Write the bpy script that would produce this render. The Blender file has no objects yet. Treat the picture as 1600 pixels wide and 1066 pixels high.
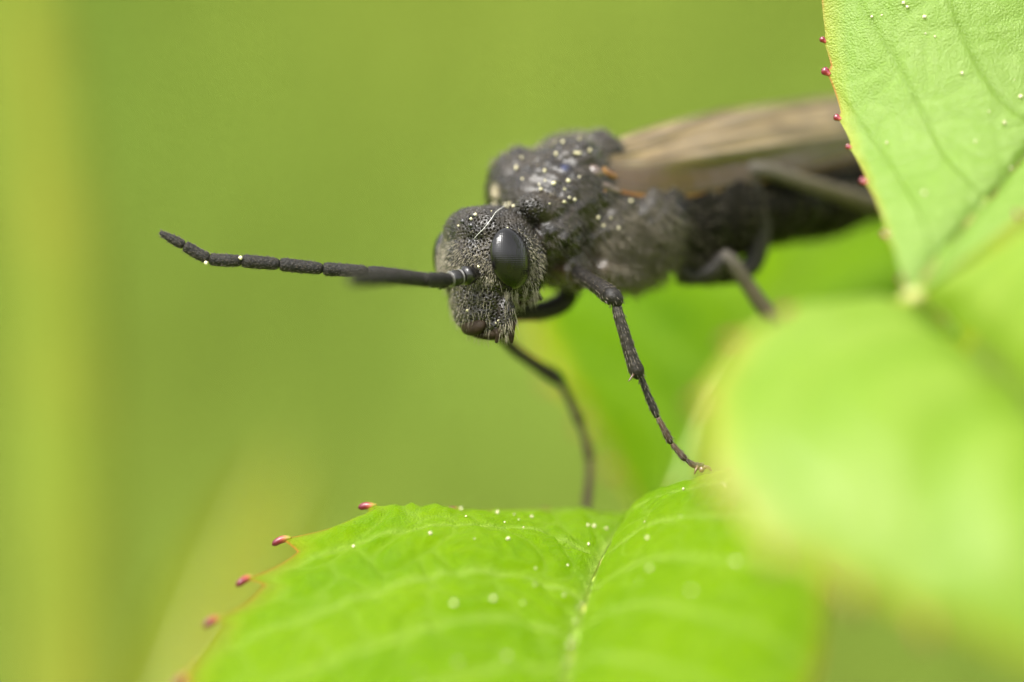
import bpy, bmesh, math, random
import numpy as np
from mathutils import Vector, Matrix, Euler
from mathutils.bvhtree import BVHTree
from mathutils.kdtree import KDTree

# 1 Blender unit = 1 mm.  X right, Y away from the camera, Z up.  Focus plane is y = 0.
random.seed(7)
rng = np.random.default_rng(7)
S = bpy.context.scene
COL = S.collection

# ------------------------------------------------------------------ camera
CAMD = 60.0
cam_d = bpy.data.cameras.new('camera')
cam = bpy.data.objects.new('camera', cam_d)
COL.objects.link(cam)
cam.location = (0, -CAMD, 0)
cam.rotation_euler = (math.radians(90), 0, 0)
cam_d.sensor_width = 36
cam_d.lens = 36 * CAMD / 16.0
cam_d.clip_start = 1.0
cam_d.clip_end = 30000
cam_d.dof.use_dof = True
cam_d.dof.focus_distance = CAMD
APERTURE = 4.2                                  # mm across
cam_d.dof.aperture_fstop = cam_d.lens * 1e-3 / APERTURE
S.camera = cam
S.unit_settings.scale_length = 0.001

# ------------------------------------------------------------------ world, sun, exposure
SUN_DIR = Vector((-0.32, -0.52, 0.79)).normalized()
W0 = bpy.data.worlds.new('World')
S.world = W0
W0.use_nodes = True
nt = W0.node_tree
nt.nodes.clear()
sky = nt.nodes.new('ShaderNodeTexSky')
sky.sky_type = 'NISHITA'
sky.sun_disc = False
sky.sun_elevation = math.asin(SUN_DIR.z)
sky.sun_rotation = math.atan2(SUN_DIR.x, SUN_DIR.y)
sky.air_density = 1.0
sky.dust_density = 4.0
sky.ozone_density = 1.0
hs = nt.nodes.new('ShaderNodeHueSaturation')
hs.inputs['Saturation'].default_value = 0.10
bg = nt.nodes.new('ShaderNodeBackground')
bg.inputs['Strength'].default_value = 0.14
wo = nt.nodes.new('ShaderNodeOutputWorld')
nt.links.new(sky.outputs[0], hs.inputs['Color'])
nt.links.new(hs.outputs[0], bg.inputs['Color'])
nt.links.new(bg.outputs[0], wo.inputs[0])
sun_d = bpy.data.lights.new('sun', 'SUN')
sun_d.energy = 1.5
sun_d.angle = math.radians(24)
sun_d.color = (1.0, 0.96, 0.88)
sun = bpy.data.objects.new('sun', sun_d)
COL.objects.link(sun)
sun.location = SUN_DIR * 200
sun.rotation_euler = (-SUN_DIR).to_track_quat('-Z', 'Y').to_euler()
S.view_settings.view_transform = 'Standard'
S.view_settings.look = 'None'
S.view_settings.gamma = 1.0
S.view_settings.exposure = 2.2
S.view_settings.use_curve_mapping = False
S.render.engine = 'CYCLES'
S.cycles.use_denoising = True
S.cycles.max_bounces = 8
S.cycles.transparent_max_bounces = 8
S.cycles.sample_clamp_indirect = 6


# ------------------------------------------------------------------ helpers
def W(px, py, y):
    """point at depth y seen at photo pixel (px, py) of 1600 x 1066"""
    k = (CAMD + y) / CAMD
    return np.array(((px - 800) / 100 * k, y, (533 - py) / 100 * k))


def ray(px, py):
    o = Vector((0, -CAMD, 0))
    return o, (Vector(W(px, py, 0)) - o).normalized()


def spline(pts, n=None, per=14):
    """centripetal Catmull-Rom through pts, resampled evenly by length"""
    P = np.asarray(pts, float)
    if len(P) == 2:
        out = np.linspace(P[0], P[1], 40)
    else:
        P = np.vstack([2 * P[0] - P[1], P, 2 * P[-1] - P[-2]])
        t = np.concatenate([[0], np.cumsum(np.sqrt(np.linalg.norm(np.diff(P[:, :3], axis=0), axis=1)) + 1e-9)])
        out = []
        for i in range(1, len(P) - 2):
            u = np.linspace(t[i], t[i + 1], per * 3, endpoint=False)[:, None]
            A1 = (t[i] - u) / (t[i] - t[i - 1]) * P[i - 1] + (u - t[i - 1]) / (t[i] - t[i - 1]) * P[i]
            A2 = (t[i + 1] - u) / (t[i + 1] - t[i]) * P[i] + (u - t[i]) / (t[i + 1] - t[i]) * P[i + 1]
            A3 = (t[i + 2] - u) / (t[i + 2] - t[i + 1]) * P[i + 1] + (u - t[i + 1]) / (t[i + 2] - t[i + 1]) * P[i + 2]
            B1 = (t[i + 1] - u) / (t[i + 1] - t[i - 1]) * A1 + (u - t[i - 1]) / (t[i + 1] - t[i - 1]) * A2
            B2 = (t[i + 2] - u) / (t[i + 2] - t[i]) * A2 + (u - t[i]) / (t[i + 2] - t[i]) * A3
            out.append((t[i + 1] - u) / (t[i + 1] - t[i]) * B1 + (u - t[i]) / (t[i + 1] - t[i]) * B2)
        out = np.vstack(out + [P[-2][None]])
    d = np.concatenate([[0], np.cumsum(np.linalg.norm(np.diff(out[:, :3], axis=0), axis=1))])
    if n is None:
        n = max(6, per * (len(pts) - 1))
    q = np.linspace(0, d[-1], n)
    return np.stack([np.interp(q, d, out[:, k]) for k in range(out.shape[1])], 1)


def link(o, parent=None):
    COL.objects.link(o)
    if parent is not None:
        o.parent = parent
    return o


def tag(o, label=None, cat=None, group=None, kind=None):
    if label:
        o['label'] = label
    if cat:
        o['category'] = cat
    if group:
        o['group'] = group
    if kind:
        o['kind'] = kind
    return o


def mesh_obj(name, V, F, mat, parent=None, smooth=True):
    me = bpy.data.meshes.new(name)
    me.from_pydata([tuple(v) for v in V], [], [tuple(f) for f in F])
    if smooth:
        me.polygons.foreach_set('use_smooth', [True] * len(me.polygons))
    if mat is not None:
        me.materials.append(mat)
    me.update()
    return link(bpy.data.objects.new(name, me), parent)


def fattr(me, name, vals):
    a = me.attributes.new(name, 'FLOAT', 'POINT')
    a.data.foreach_set('value', np.asarray(vals, np.float32))


def thing(name, loc=(0, 0, 0)):
    o = bpy.data.objects.new(name, None)
    o.empty_display_size = 0.3
    # the empty sits at the origin so that parts keep world coordinates
    return link(o)


def tube_geo(C, R, seg=12, sq=(1, 1)):
    """closed tube round centre line C (n x 3) with radii R; returns V, F and the fraction along"""
    C = np.asarray(C, float)
    R = np.asarray(R, float)
    n = len(C)
    T = np.gradient(C, axis=0)
    T /= np.linalg.norm(T, axis=1)[:, None] + 1e-12
    up = np.array((0, 0, 1.0)) if abs(T[0][2]) < 0.9 else np.array((0, 1.0, 0))
    a = np.cross(T[0], up)
    a /= np.linalg.norm(a)
    V, F, fr = [], [], []
    for i in range(n):
        a = a - T[i] * np.dot(a, T[i])
        a /= np.linalg.norm(a)
        b = np.cross(T[i], a)
        for k in range(seg):
            th = 2 * math.pi * k / seg
            V.append(C[i] + R[i] * (a * math.cos(th) * sq[0] + b * math.sin(th) * sq[1]))
            fr.append(i / (n - 1))
    for i in range(n - 1):
        for k in range(seg):
            k2 = (k + 1) % seg
            F.append((i * seg + k, i * seg + k2, (i + 1) * seg + k2, (i + 1) * seg + k))
    V.append(C[0] - T[0] * R[0] * 0.3)
    V.append(C[-1] + T[-1] * R[-1] * 0.3)
    fr += [0, 1]
    c0, c1 = len(V) - 2, len(V) - 1
    for k in range(seg):
        k2 = (k + 1) % seg
        F.append((c0, k2, k))
        F.append((c1, (n - 1) * seg + k, (n - 1) * seg + k2))
    return V, F, fr


def tube(name, pts, mat, parent=None, n=24, seg=12, sq=(1, 1), wob=0.0):
    """pts rows: x, y, z, radius"""
    Q = spline(pts, n)
    R = Q[:, 3].copy()
    if wob:
        R *= 1 + wob * rng.standard_normal(n)
    V, F, fr = tube_geo(Q[:, :3], R, seg, sq)
    o = mesh_obj(name, V, F, mat, parent)
    fattr(o.data, 'along', fr)
    return o


def PR(px, py, y, r):
    return np.append(W(px, py, y), r)


# ------------------------------------------------------------------ materials
def new_mat(name):
    m = bpy.data.materials.new(name)
    m.use_nodes = True
    t = m.node_tree
    p = t.nodes['Principled BSDF']
    return m, t, p


def N(t, kind, **kw):
    n = t.nodes.new(kind)
    for k, v in kw.items():
        if k.startswith('i_'):
            n.inputs[k[2:].replace('_', ' ')].default_value = v
        else:
            setattr(n, k, v)
    return n


def objco(t):
    return N(t, 'ShaderNodeTexCoord').outputs['Object']


def mixc(t, fac, a, b):
    n = N(t, 'ShaderNodeMix', data_type='RGBA')
    for s, v in ((n.inputs[0], fac), (n.inputs[6], a), (n.inputs[7], b)):
        if isinstance(v, (tuple, list)):
            s.default_value = (*v[:3], 1)
        elif isinstance(v, (int, float)):
            s.default_value = v
        else:
            t.links.new(v, s)
    return n.outputs[2]


def math_(t, op, a, b=0.0, clamp=False):
    n = N(t, 'ShaderNodeMath', operation=op, use_clamp=clamp)
    for s, v in ((n.inputs[0], a), (n.inputs[1], b)):
        if isinstance(v, (int, float)):
            s.default_value = v
        else:
            t.links.new(v, s)
    return n.outputs[0]


def attr(t, name):
    return N(t, 'ShaderNodeAttribute', attribute_name=name).outputs['Fac']


def ramp(t, fac, stops):
    n = N(t, 'ShaderNodeValToRGB')
    e = n.color_ramp.elements
    while len(e) < len(stops):
        e.new(0.5)
    for el, (p, c) in zip(e, stops):
        el.position = p
        el.color = (*c, 1) if len(c) == 3 else c
    t.links.new(fac, n.inputs[0])
    return n.outputs[0]


def leaf_mat(name, base, dark, veinc, edge, trans, rough=0.42, spec=0.5, tfac=0.45, grain=0.35, red=(0.30, 0.06, 0.02), tint=(1, 1, 1), mscale=0.55):
    m, t, p = new_mat(name)
    co = objco(t)
    big = N(t, 'ShaderNodeTexNoise', i_Scale=mscale, i_Detail=4.0)
    t.links.new(co, big.inputs['Vector'])
    fine = N(t, 'ShaderNodeTexNoise', i_Scale=6.0, i_Detail=5.0)
    t.links.new(co, fine.inputs['Vector'])
    mot = ramp(t, math_(t, 'ADD', math_(t, 'MULTIPLY', big.outputs[0], 0.6), math_(t, 'MULTIPLY', fine.outputs[0], 0.4)),
               [(0.38, (0, 0, 0)), (0.62, (1, 1, 1))])
    c = mixc(t, mot, dark, base)
    c = mixc(t, math_(t, 'MULTIPLY', attr(t, 'vein'), 0.75, True), c, veinc)
    e = attr(t, 'edge')
    c = mixc(t, ramp(t, e, [(0.55, (0, 0, 0)), (0.97, (0.8, 0.8, 0.8))]), c, edge)
    redn = N(t, 'ShaderNodeTexNoise', i_Scale=0.9, i_Detail=2.0)
    t.links.new(co, redn.inputs['Vector'])
    rf = math_(t, 'MULTIPLY', ramp(t, e, [(0.93, (0, 0, 0)), (0.995, (1, 1, 1))]),
               ramp(t, redn.outputs[0], [(0.42, (0, 0, 0)), (0.6, (1, 1, 1))]))
    c = mixc(t, rf, c, red)
    t.links.new(c, p.inputs['Base Color'])
    p.inputs['Roughness'].default_value = rough
    p.inputs['Specular IOR Level'].default_value = spec
    p.inputs['Specular Tint'].default_value = (*tint, 1)
    vor = N(t, 'ShaderNodeTexVoronoi', i_Scale=30.0)
    t.links.new(co, vor.inputs['Vector'])
    nz = N(t, 'ShaderNodeTexNoise', i_Scale=20.0, i_Detail=4.0)
    t.links.new(co, nz.inputs['Vector'])
    b = N(t, 'ShaderNodeBump', i_Strength=grain, i_Distance=0.02)
    t.links.new(math_(t, 'SUBTRACT', math_(t, 'MULTIPLY', nz.outputs[0], 1.2), vor.outputs['Distance']), b.inputs['Height'])
    t.links.new(b.outputs[0], p.inputs['Normal'])
    tr = N(t, 'ShaderNodeBsdfTranslucent')
    tc = mixc(t, math_(t, 'MULTIPLY', attr(t, 'vein'), 0.5, True), trans, veinc)
    tc = mixc(t, ramp(t, e, [(0.7, (0, 0, 0)), (1.0, (0.8, 0.8, 0.8))]), tc, edge)
    t.links.new(tc, tr.inputs['Color'])
    mx = N(t, 'ShaderNodeMixShader')
    mx.inputs[0].default_value = tfac
    t.links.new(p.outputs[0], mx.inputs[1])
    t.links.new(tr.outputs[0], mx.inputs[2])
    t.links.new(mx.outputs[0], t.nodes['Material Output'].inputs[0])
    return m


def simple_mat(name, col, rough=0.5, spec=0.5, col2=None, nscale=8.0, bump=0.0, bscale=30.0, coat=0.0, sss=0.0):
    m, t, p = new_mat(name)
    co = objco(t)
    if col2:
        n = N(t, 'ShaderNodeTexNoise', i_Scale=nscale, i_Detail=4.0)
        t.links.new(co, n.inputs['Vector'])
        t.links.new(mixc(t, ramp(t, n.outputs[0], [(0.35, (0, 0, 0)), (0.65, (1, 1, 1))]), col, col2), p.inputs['Base Color'])
    else:
        p.inputs['Base Color'].default_value = (*col, 1)
    p.inputs['Roughness'].default_value = rough
    p.inputs['Specular IOR Level'].default_value = spec
    p.inputs['Coat Weight'].default_value = coat
    if sss:
        p.inputs['Subsurface Weight'].default_value = sss
        p.inputs['Subsurface Radius'].default_value = (0.05, 0.04, 0.03)
    if bump:
        v = N(t, 'ShaderNodeTexNoise', i_Scale=bscale, i_Detail=3.0)
        t.links.new(co, v.inputs['Vector'])
        b = N(t, 'ShaderNodeBump', i_Strength=bump, i_Distance=0.03)
        t.links.new(v.outputs[0], b.inputs['Height'])
        t.links.new(b.outputs[0], p.inputs['Normal'])
    return m


def along_mat(name, stops, rough=0.35, spec=0.5, coat=0.0):
    m, t, p = new_mat(name)
    t.links.new(ramp(t, attr(t, 'along'), stops), p.inputs['Base Color'])
    p.inputs['Roughness'].default_value = rough
    p.inputs['Specular IOR Level'].default_value = spec
    p.inputs['Coat Weight'].default_value = coat
    p.inputs['Subsurface Weight'].default_value = 0.3
    p.inputs['Subsurface Radius'].default_value = (0.08, 0.02, 0.02)
    return m


def body_mat():
    m, t, p = new_mat('black_cuticle')
    co = objco(t)
    head = attr(t, 'head')
    brown = attr(t, 'brown')
    n = N(t, 'ShaderNodeTexNoise', i_Scale=3.0, i_Detail=6.0, i_Roughness=0.65)
    t.links.new(co, n.inputs['Vector'])
    c = mixc(t, ramp(t, n.outputs[0], [(0.35, (0, 0, 0)), (0.7, (1, 1, 1))]), (0.005, 0.0041, 0.0030), (0.020, 0.0155, 0.0105))
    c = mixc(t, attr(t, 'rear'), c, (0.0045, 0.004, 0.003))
    c = mixc(t, brown, c, (0.07, 0.045, 0.022))
    c = mixc(t, attr(t, 'blue'), c, (0.015, 0.02, 0.055))  # small bluish glint on the thorax, painted into the cuticle colour
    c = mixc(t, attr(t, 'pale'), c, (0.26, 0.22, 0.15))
    t.links.new(c, p.inputs['Base Color'])
    p.inputs['Specular IOR Level'].default_value = 0.36
    t.links.new(ramp(t, n.outputs[0], [(0.3, (0.17,) * 3), (0.7, (0.40,) * 3)]), p.inputs['Roughness'])
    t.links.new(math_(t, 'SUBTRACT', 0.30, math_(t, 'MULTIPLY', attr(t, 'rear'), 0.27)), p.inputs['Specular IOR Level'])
    n2 = N(t, 'ShaderNodeTexNoise', i_Scale=12.0, i_Detail=6.0)
    t.links.new(co, n2.inputs['Vector'])
    h = n2.outputs[0]
    b = N(t, 'ShaderNodeBump', i_Strength=0.7, i_Distance=0.03)
    t.links.new(h, b.inputs['Height'])
    t.links.new(b.outputs[0], p.inputs['Normal'])
    return m


def eye_mat():
    m, t, p = new_mat('compound_eye')
    co = objco(t)
    p.inputs['Base Color'].default_value = (0.0022, 0.0018, 0.0018, 1)
    p.inputs['Roughness'].default_value = 0.17
    p.inputs['Specular IOR Level'].default_value = 0.34
    v = N(t, 'ShaderNodeTexVoronoi', i_Scale=29.0, i_Randomness=0.05)
    t.links.new(co, v.inputs['Vector'])
    b = N(t, 'ShaderNodeBump', i_Strength=0.30, i_Distance=0.014)
    b.invert = True
    t.links.new(v.outputs['Distance'], b.inputs['Height'])
    t.links.new(b.outputs[0], p.inputs['Normal'])
    return m


def wing_mat(name, c1, c2, alpha):
    m, t, p = new_mat(name)
    co = objco(t)
    n = N(t, 'ShaderNodeTexNoise', i_Scale=1.3, i_Detail=4.0)
    t.links.new(co, n.inputs['Vector'])
    c = mixc(t, ramp(t, n.outputs[0], [(0.35, (0, 0, 0)), (0.65, (1, 1, 1))]), c1, c2)
    c = mixc(t, attr(t, 'costal'), c, (0.034, 0.0205, 0.008))
    c = mixc(t, math_(t, 'MULTIPLY', attr(t, 'vein'), 0.8), c, (0.030, 0.021, 0.010))
    t.links.new(c, p.inputs['Base Color'])
    p.inputs['Roughness'].default_value = 0.30
    p.inputs['Specular IOR Level'].default_value = 0.38
    p.inputs['Alpha'].default_value = alpha
    n2 = N(t, 'ShaderNodeTexNoise', i_Scale=3.0, i_Detail=3.0)
    t.links.new(co, n2.inputs['Vector'])
    b = N(t, 'ShaderNodeBump', i_Strength=0.25, i_Distance=0.1)
    t.links.new(n2.outputs[0], b.inputs['Height'])
    t.links.new(b.outputs[0], p.inputs['Normal'])
    return m


def leg_mat(name, stops):
    m, t, p = new_mat(name)
    co = objco(t)
    n = N(t, 'ShaderNodeTexNoise', i_Scale=16.0, i_Detail=4.0)
    t.links.new(co, n.inputs['Vector'])
    c = ramp(t, attr(t, 'along'), stops)
    c = mixc(t, ramp(t, n.outputs[0], [(0.5, (0, 0, 0)), (0.75, (0.4, 0.4, 0.4))]), c, (0.05, 0.042, 0.031))
    t.links.new(c, p.inputs['Base Color'])
    p.inputs['Roughness'].default_value = 0.45
    p.inputs['Specular IOR Level'].default_value = 0.14
    b = N(t, 'ShaderNodeBump', i_Strength=0.7, i_Distance=0.03)
    t.links.new(n.outputs[0], b.inputs['Height'])
    t.links.new(b.outputs[0], p.inputs['Normal'])
    return m


M = {}
M['leaf_low'] = leaf_mat('leaf_low', (0.096, 0.160, 0.001), (0.056, 0.118, 0.001), (0.21, 0.29, 0.055), (0.17, 0.18, 0.012),
                         (0.39, 0.58, 0.002), rough=0.30, spec=0.18, tint=(1.0, 1.0, 0.35), tfac=0.5, grain=1.5)
M['leaf_up'] = leaf_mat('leaf_up', (0.150, 0.215, 0.055), (0.115, 0.185, 0.030), (0.085, 0.150, 0.008), (0.24, 0.25, 0.03),
                        (0.34, 0.50, 0.06), rough=0.5, spec=0.35, grain=0.9)
M['leaf_front'] = leaf_mat('leaf_front', (0.142, 0.196, 0.030), (0.108, 0.172, 0.012), (0.095, 0.175, 0.004), (0.24, 0.23, 0.015),
                           (0.36, 0.50, 0.025), rough=0.5, spec=0.3, grain=0.2)
M['leaf_back'] = leaf_mat('leaf_back', (0.072, 0.125, 0.001), (0.018, 0.050, 0.001), (0.08, 0.14, 0.012), (0.25, 0.24, 0.012),  # dark mottle deepened to paint in the insect's shadow on this leaf
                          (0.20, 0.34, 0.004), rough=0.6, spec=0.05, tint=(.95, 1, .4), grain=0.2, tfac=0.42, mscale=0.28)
M['leaf_yellow'] = leaf_mat('leaf_yellow', (0.100, 0.104, 0.004), (0.085, 0.096, 0.004), (0.10, 0.11, 0.005), (0.13, 0.09, 0.008),
                            (0.18, 0.19, 0.004), rough=0.7, spec=0.03, grain=0.1)
M['midrib'] = simple_mat('midrib_green', (0.14, 0.26, 0.03), 0.45, 0.5, (0.22, 0.20, 0.05), 2.0, 0.3, 20)
M['gland'] = along_mat('gland_red', [(0.10, (0.13, 0.12, 0.003)), (0.28, (0.20, 0.09, 0.02)), (0.45, (0.18, 0.03, 0.02)), (0.60, (0.11, 0.008, 0.016)), (1.0, (0.05, 0.003, 0.010))], 0.3, 0.25, 0.1)
M['drop'] = along_mat('gland_drop', [(0.0, (0.24, 0.05, 0.025)), (0.30, (0.14, 0.007, 0.018)), (1.0, (0.075, 0.003, 0.012))], 0.12, 0.4, 0.4)
M['pollen'] = simple_mat('pollen_cream', (0.42, 0.37, 0.19), 0.6, 0.4, (0.52, 0.49, 0.35), 20.0, 0.4, 60, sss=0.2)
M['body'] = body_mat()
M['eye'] = eye_mat()
M['black'] = simple_mat('black_shiny', (0.004, 0.0037, 0.0035), 0.25, 0.35, (0.009, 0.008, 0.007), 10.0, 0.2, 20)
M['ring'] = simple_mat('grey_ring', (0.055, 0.052, 0.047), 0.4, 0.5)
M['ant'] = simple_mat('antenna_black', (0.006, 0.0055, 0.005), 0.6, 0.15, (0.014, 0.0125, 0.0105), 22.0, 0.9, 28)
M['hair'] = simple_mat('pale_hair', (0.25, 0.22, 0.155), 0.4, 0.5)
M['hairm'] = simple_mat('soft_hair', (0.095, 0.080, 0.057), 0.45, 0.4)
M['hairg'] = simple_mat('grey_hair', (0.045, 0.039, 0.030), 0.45, 0.5)
M['hairb'] = simple_mat('brown_hair', (0.06, 0.048, 0.033), 0.5, 0.4)
M['labrum'] = simple_mat('labrum_brown', (0.019, 0.0125, 0.007), 0.55, 0.08, (0.010, 0.0065, 0.0035), 6.0, 0.4, 18)
M['amber'] = simple_mat('amber_cuticle', (0.10, 0.034, 0.009), 0.3, 0.4, (0.19, 0.095, 0.028), 5.0, 0.3, 10)
M['pinkish'] = simple_mat('tegula_grey', (0.10, 0.07, 0.055), 0.35, 0.5, (0.035, 0.024, 0.02), 5.0, 0.3, 12)
M['fibre'] = simple_mat('fibre_white', (0.40, 0.39, 0.36), 0.4, 0.5)
M['wing'] = wing_mat('wing_smoky', (0.135, 0.098, 0.045), (0.070, 0.049, 0.021), 0.94)
M['wing2'] = wing_mat('wing_under', (0.07, 0.045, 0.022), (0.05, 0.032, 0.014), 0.85)
M['leg'] = leg_mat('leg_black', [(0.0, (0.006, 0.0055, 0.005)), (1.0, (0.011, 0.0095, 0.008))])
M['tibia'] = leg_mat('tibia_dark', [(0.0, (0.016, 0.014, 0.011)), (1.0, (0.010, 0.0085, 0.0065))])
M['tibia_olive'] = leg_mat('tibia_olive', [(0.0, (0.048, 0.042, 0.036)), (0.5, (0.052, 0.043, 0.026)), (1.0, (0.034, 0.028, 0.017))])
M['tarsus'] = leg_mat('tarsus_brown', [(0.0, (0.050, 0.030, 0.018)), (1.0, (0.020, 0.013, 0.008))])
M['tarsus_far'] = leg_mat('tarsus_pale', [(0.0, (0.085, 0.055, 0.032)), (1.0, (0.045, 0.028, 0.016))])
M['claw'] = simple_mat('claw_amber', (0.05, 0.024, 0.010), 0.3, 0.5)
M['stem'] = simple_mat('stem_yellow', (0.095, 0.128, 0.012), 0.65, 0.08, (0.122, 0.130, 0.014), 0.25)

# ------------------------------------------------------------------ ground and far bank
def ground_h(x, y):
    s = np.clip((y - 220) / 1500, 0, 1)
    s = s * s * (3 - 2 * s)
    return -170 + 1150 * s + 14 * np.sin(x * 0.011 + 1.3) * np.sin(y * 0.009) + 6 * np.sin(x * 0.031 + y * 0.022)


gx = np.concatenate([np.linspace(-9000, -1600, 16), np.linspace(-1500, 1500, 60), np.linspace(1600, 9000, 16)])
gy = np.concatenate([np.linspace(-9000, -500, 16), np.linspace(-400, 2000, 60), np.linspace(2200, 9000, 16)])
GX, GY = np.meshgrid(gx, gy)
GV = np.stack([GX, GY, ground_h(GX, GY)], -1).reshape(-1, 3)
nx, ny = len(gx), len(gy)
GF = [(j * nx + i, j * nx + i + 1, (j + 1) * nx + i + 1, (j + 1) * nx + i) for j in range(ny - 1) for i in range(nx - 1)]
gm, t, p = new_mat('meadow_ground')
co = objco(t)
n1 = N(t, 'ShaderNodeTexNoise', i_Scale=0.006, i_Detail=6.0)
t.links.new(co, n1.inputs['Vector'])
t.links.new(ramp(t, n1.outputs[0], [(0.35, (0.120, 0.180, 0.026)), (0.65, (0.145, 0.185, 0.026))]), p.inputs['Base Color'])
p.inputs['Roughness'].default_value = 0.9
p.inputs['Specular IOR Level'].default_value = 0.1
tag(mesh_obj('ground', GV, GF, gm), kind='structure')

nb = 26000
by = 260 + (rng.random(nb) ** 0.8) * 900
bx = (rng.random(nb) * 2 - 1) * (by * 0.28 + 160)
bz = ground_h(bx, by)
ang = rng.random(nb) * math.tau
hh = 40 + 50 * rng.random(nb)
wd = 2.0 + 2.0 * rng.random(nb)
lean = (rng.random((nb, 2)) - 0.5) * 50
dx, dy = np.cos(ang) * wd, np.sin(ang) * wd
base = np.stack([bx, by, bz], 1)
BV = np.stack([base + np.stack([-dx, -dy, 0 * dx], 1), base + np.stack([dx, dy, 0 * dx], 1),
               base + np.stack([lean[:, 0] * .35 - dx * .7, lean[:, 1] * .35 - dy * .7, hh * .6], 1),
               base + np.stack([lean[:, 0] * .35 + dx * .7, lean[:, 1] * .35 + dy * .7, hh * .6], 1),
               base + np.stack([lean[:, 0], lean[:, 1], hh], 1)], 1).reshape(-1, 3)
BF = []
for i in range(nb):
    q = 5 * i
    BF.append((q, q + 1, q + 3, q + 2))
    BF.append((q + 2, q + 3, q + 4))
gb, t, p = new_mat('grass_blade')
co = objco(t)
n1 = N(t, 'ShaderNodeTexNoise', i_Scale=0.008, i_Detail=3.0)
t.links.new(co, n1.inputs['Vector'])
gc = ramp(t, n1.outputs[0], [(0.35, (0.166, 0.246, 0.037)), (0.65, (0.192, 0.246, 0.035))])
t.links.new(gc, p.inputs['Base Color'])
p.inputs['Roughness'].default_value = 0.7
p.inputs['Specular IOR Level'].default_value = 0.1
tr = N(t, 'ShaderNodeBsdfTranslucent')
t.links.new(gc, tr.inputs['Color'])
mx = N(t, 'ShaderNodeMixShader')
mx.inputs[0].default_value = 0.4
t.links.new(p.outputs[0], mx.inputs[1])
t.links.new(tr.outputs[0], mx.inputs[2])
t.links.new(mx.outputs[0], t.nodes['Material Output'].inputs[0])
tag(mesh_obj('grass', BV, BF, gb), 'soft green meadow grass far behind the sawfly', 'grass', kind='stuff')


# ------------------------------------------------------------------ leaves
def smooth01(x):
    x = np.clip(x, 0, 1)
    return x * x * (3 - 2 * x)


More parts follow.
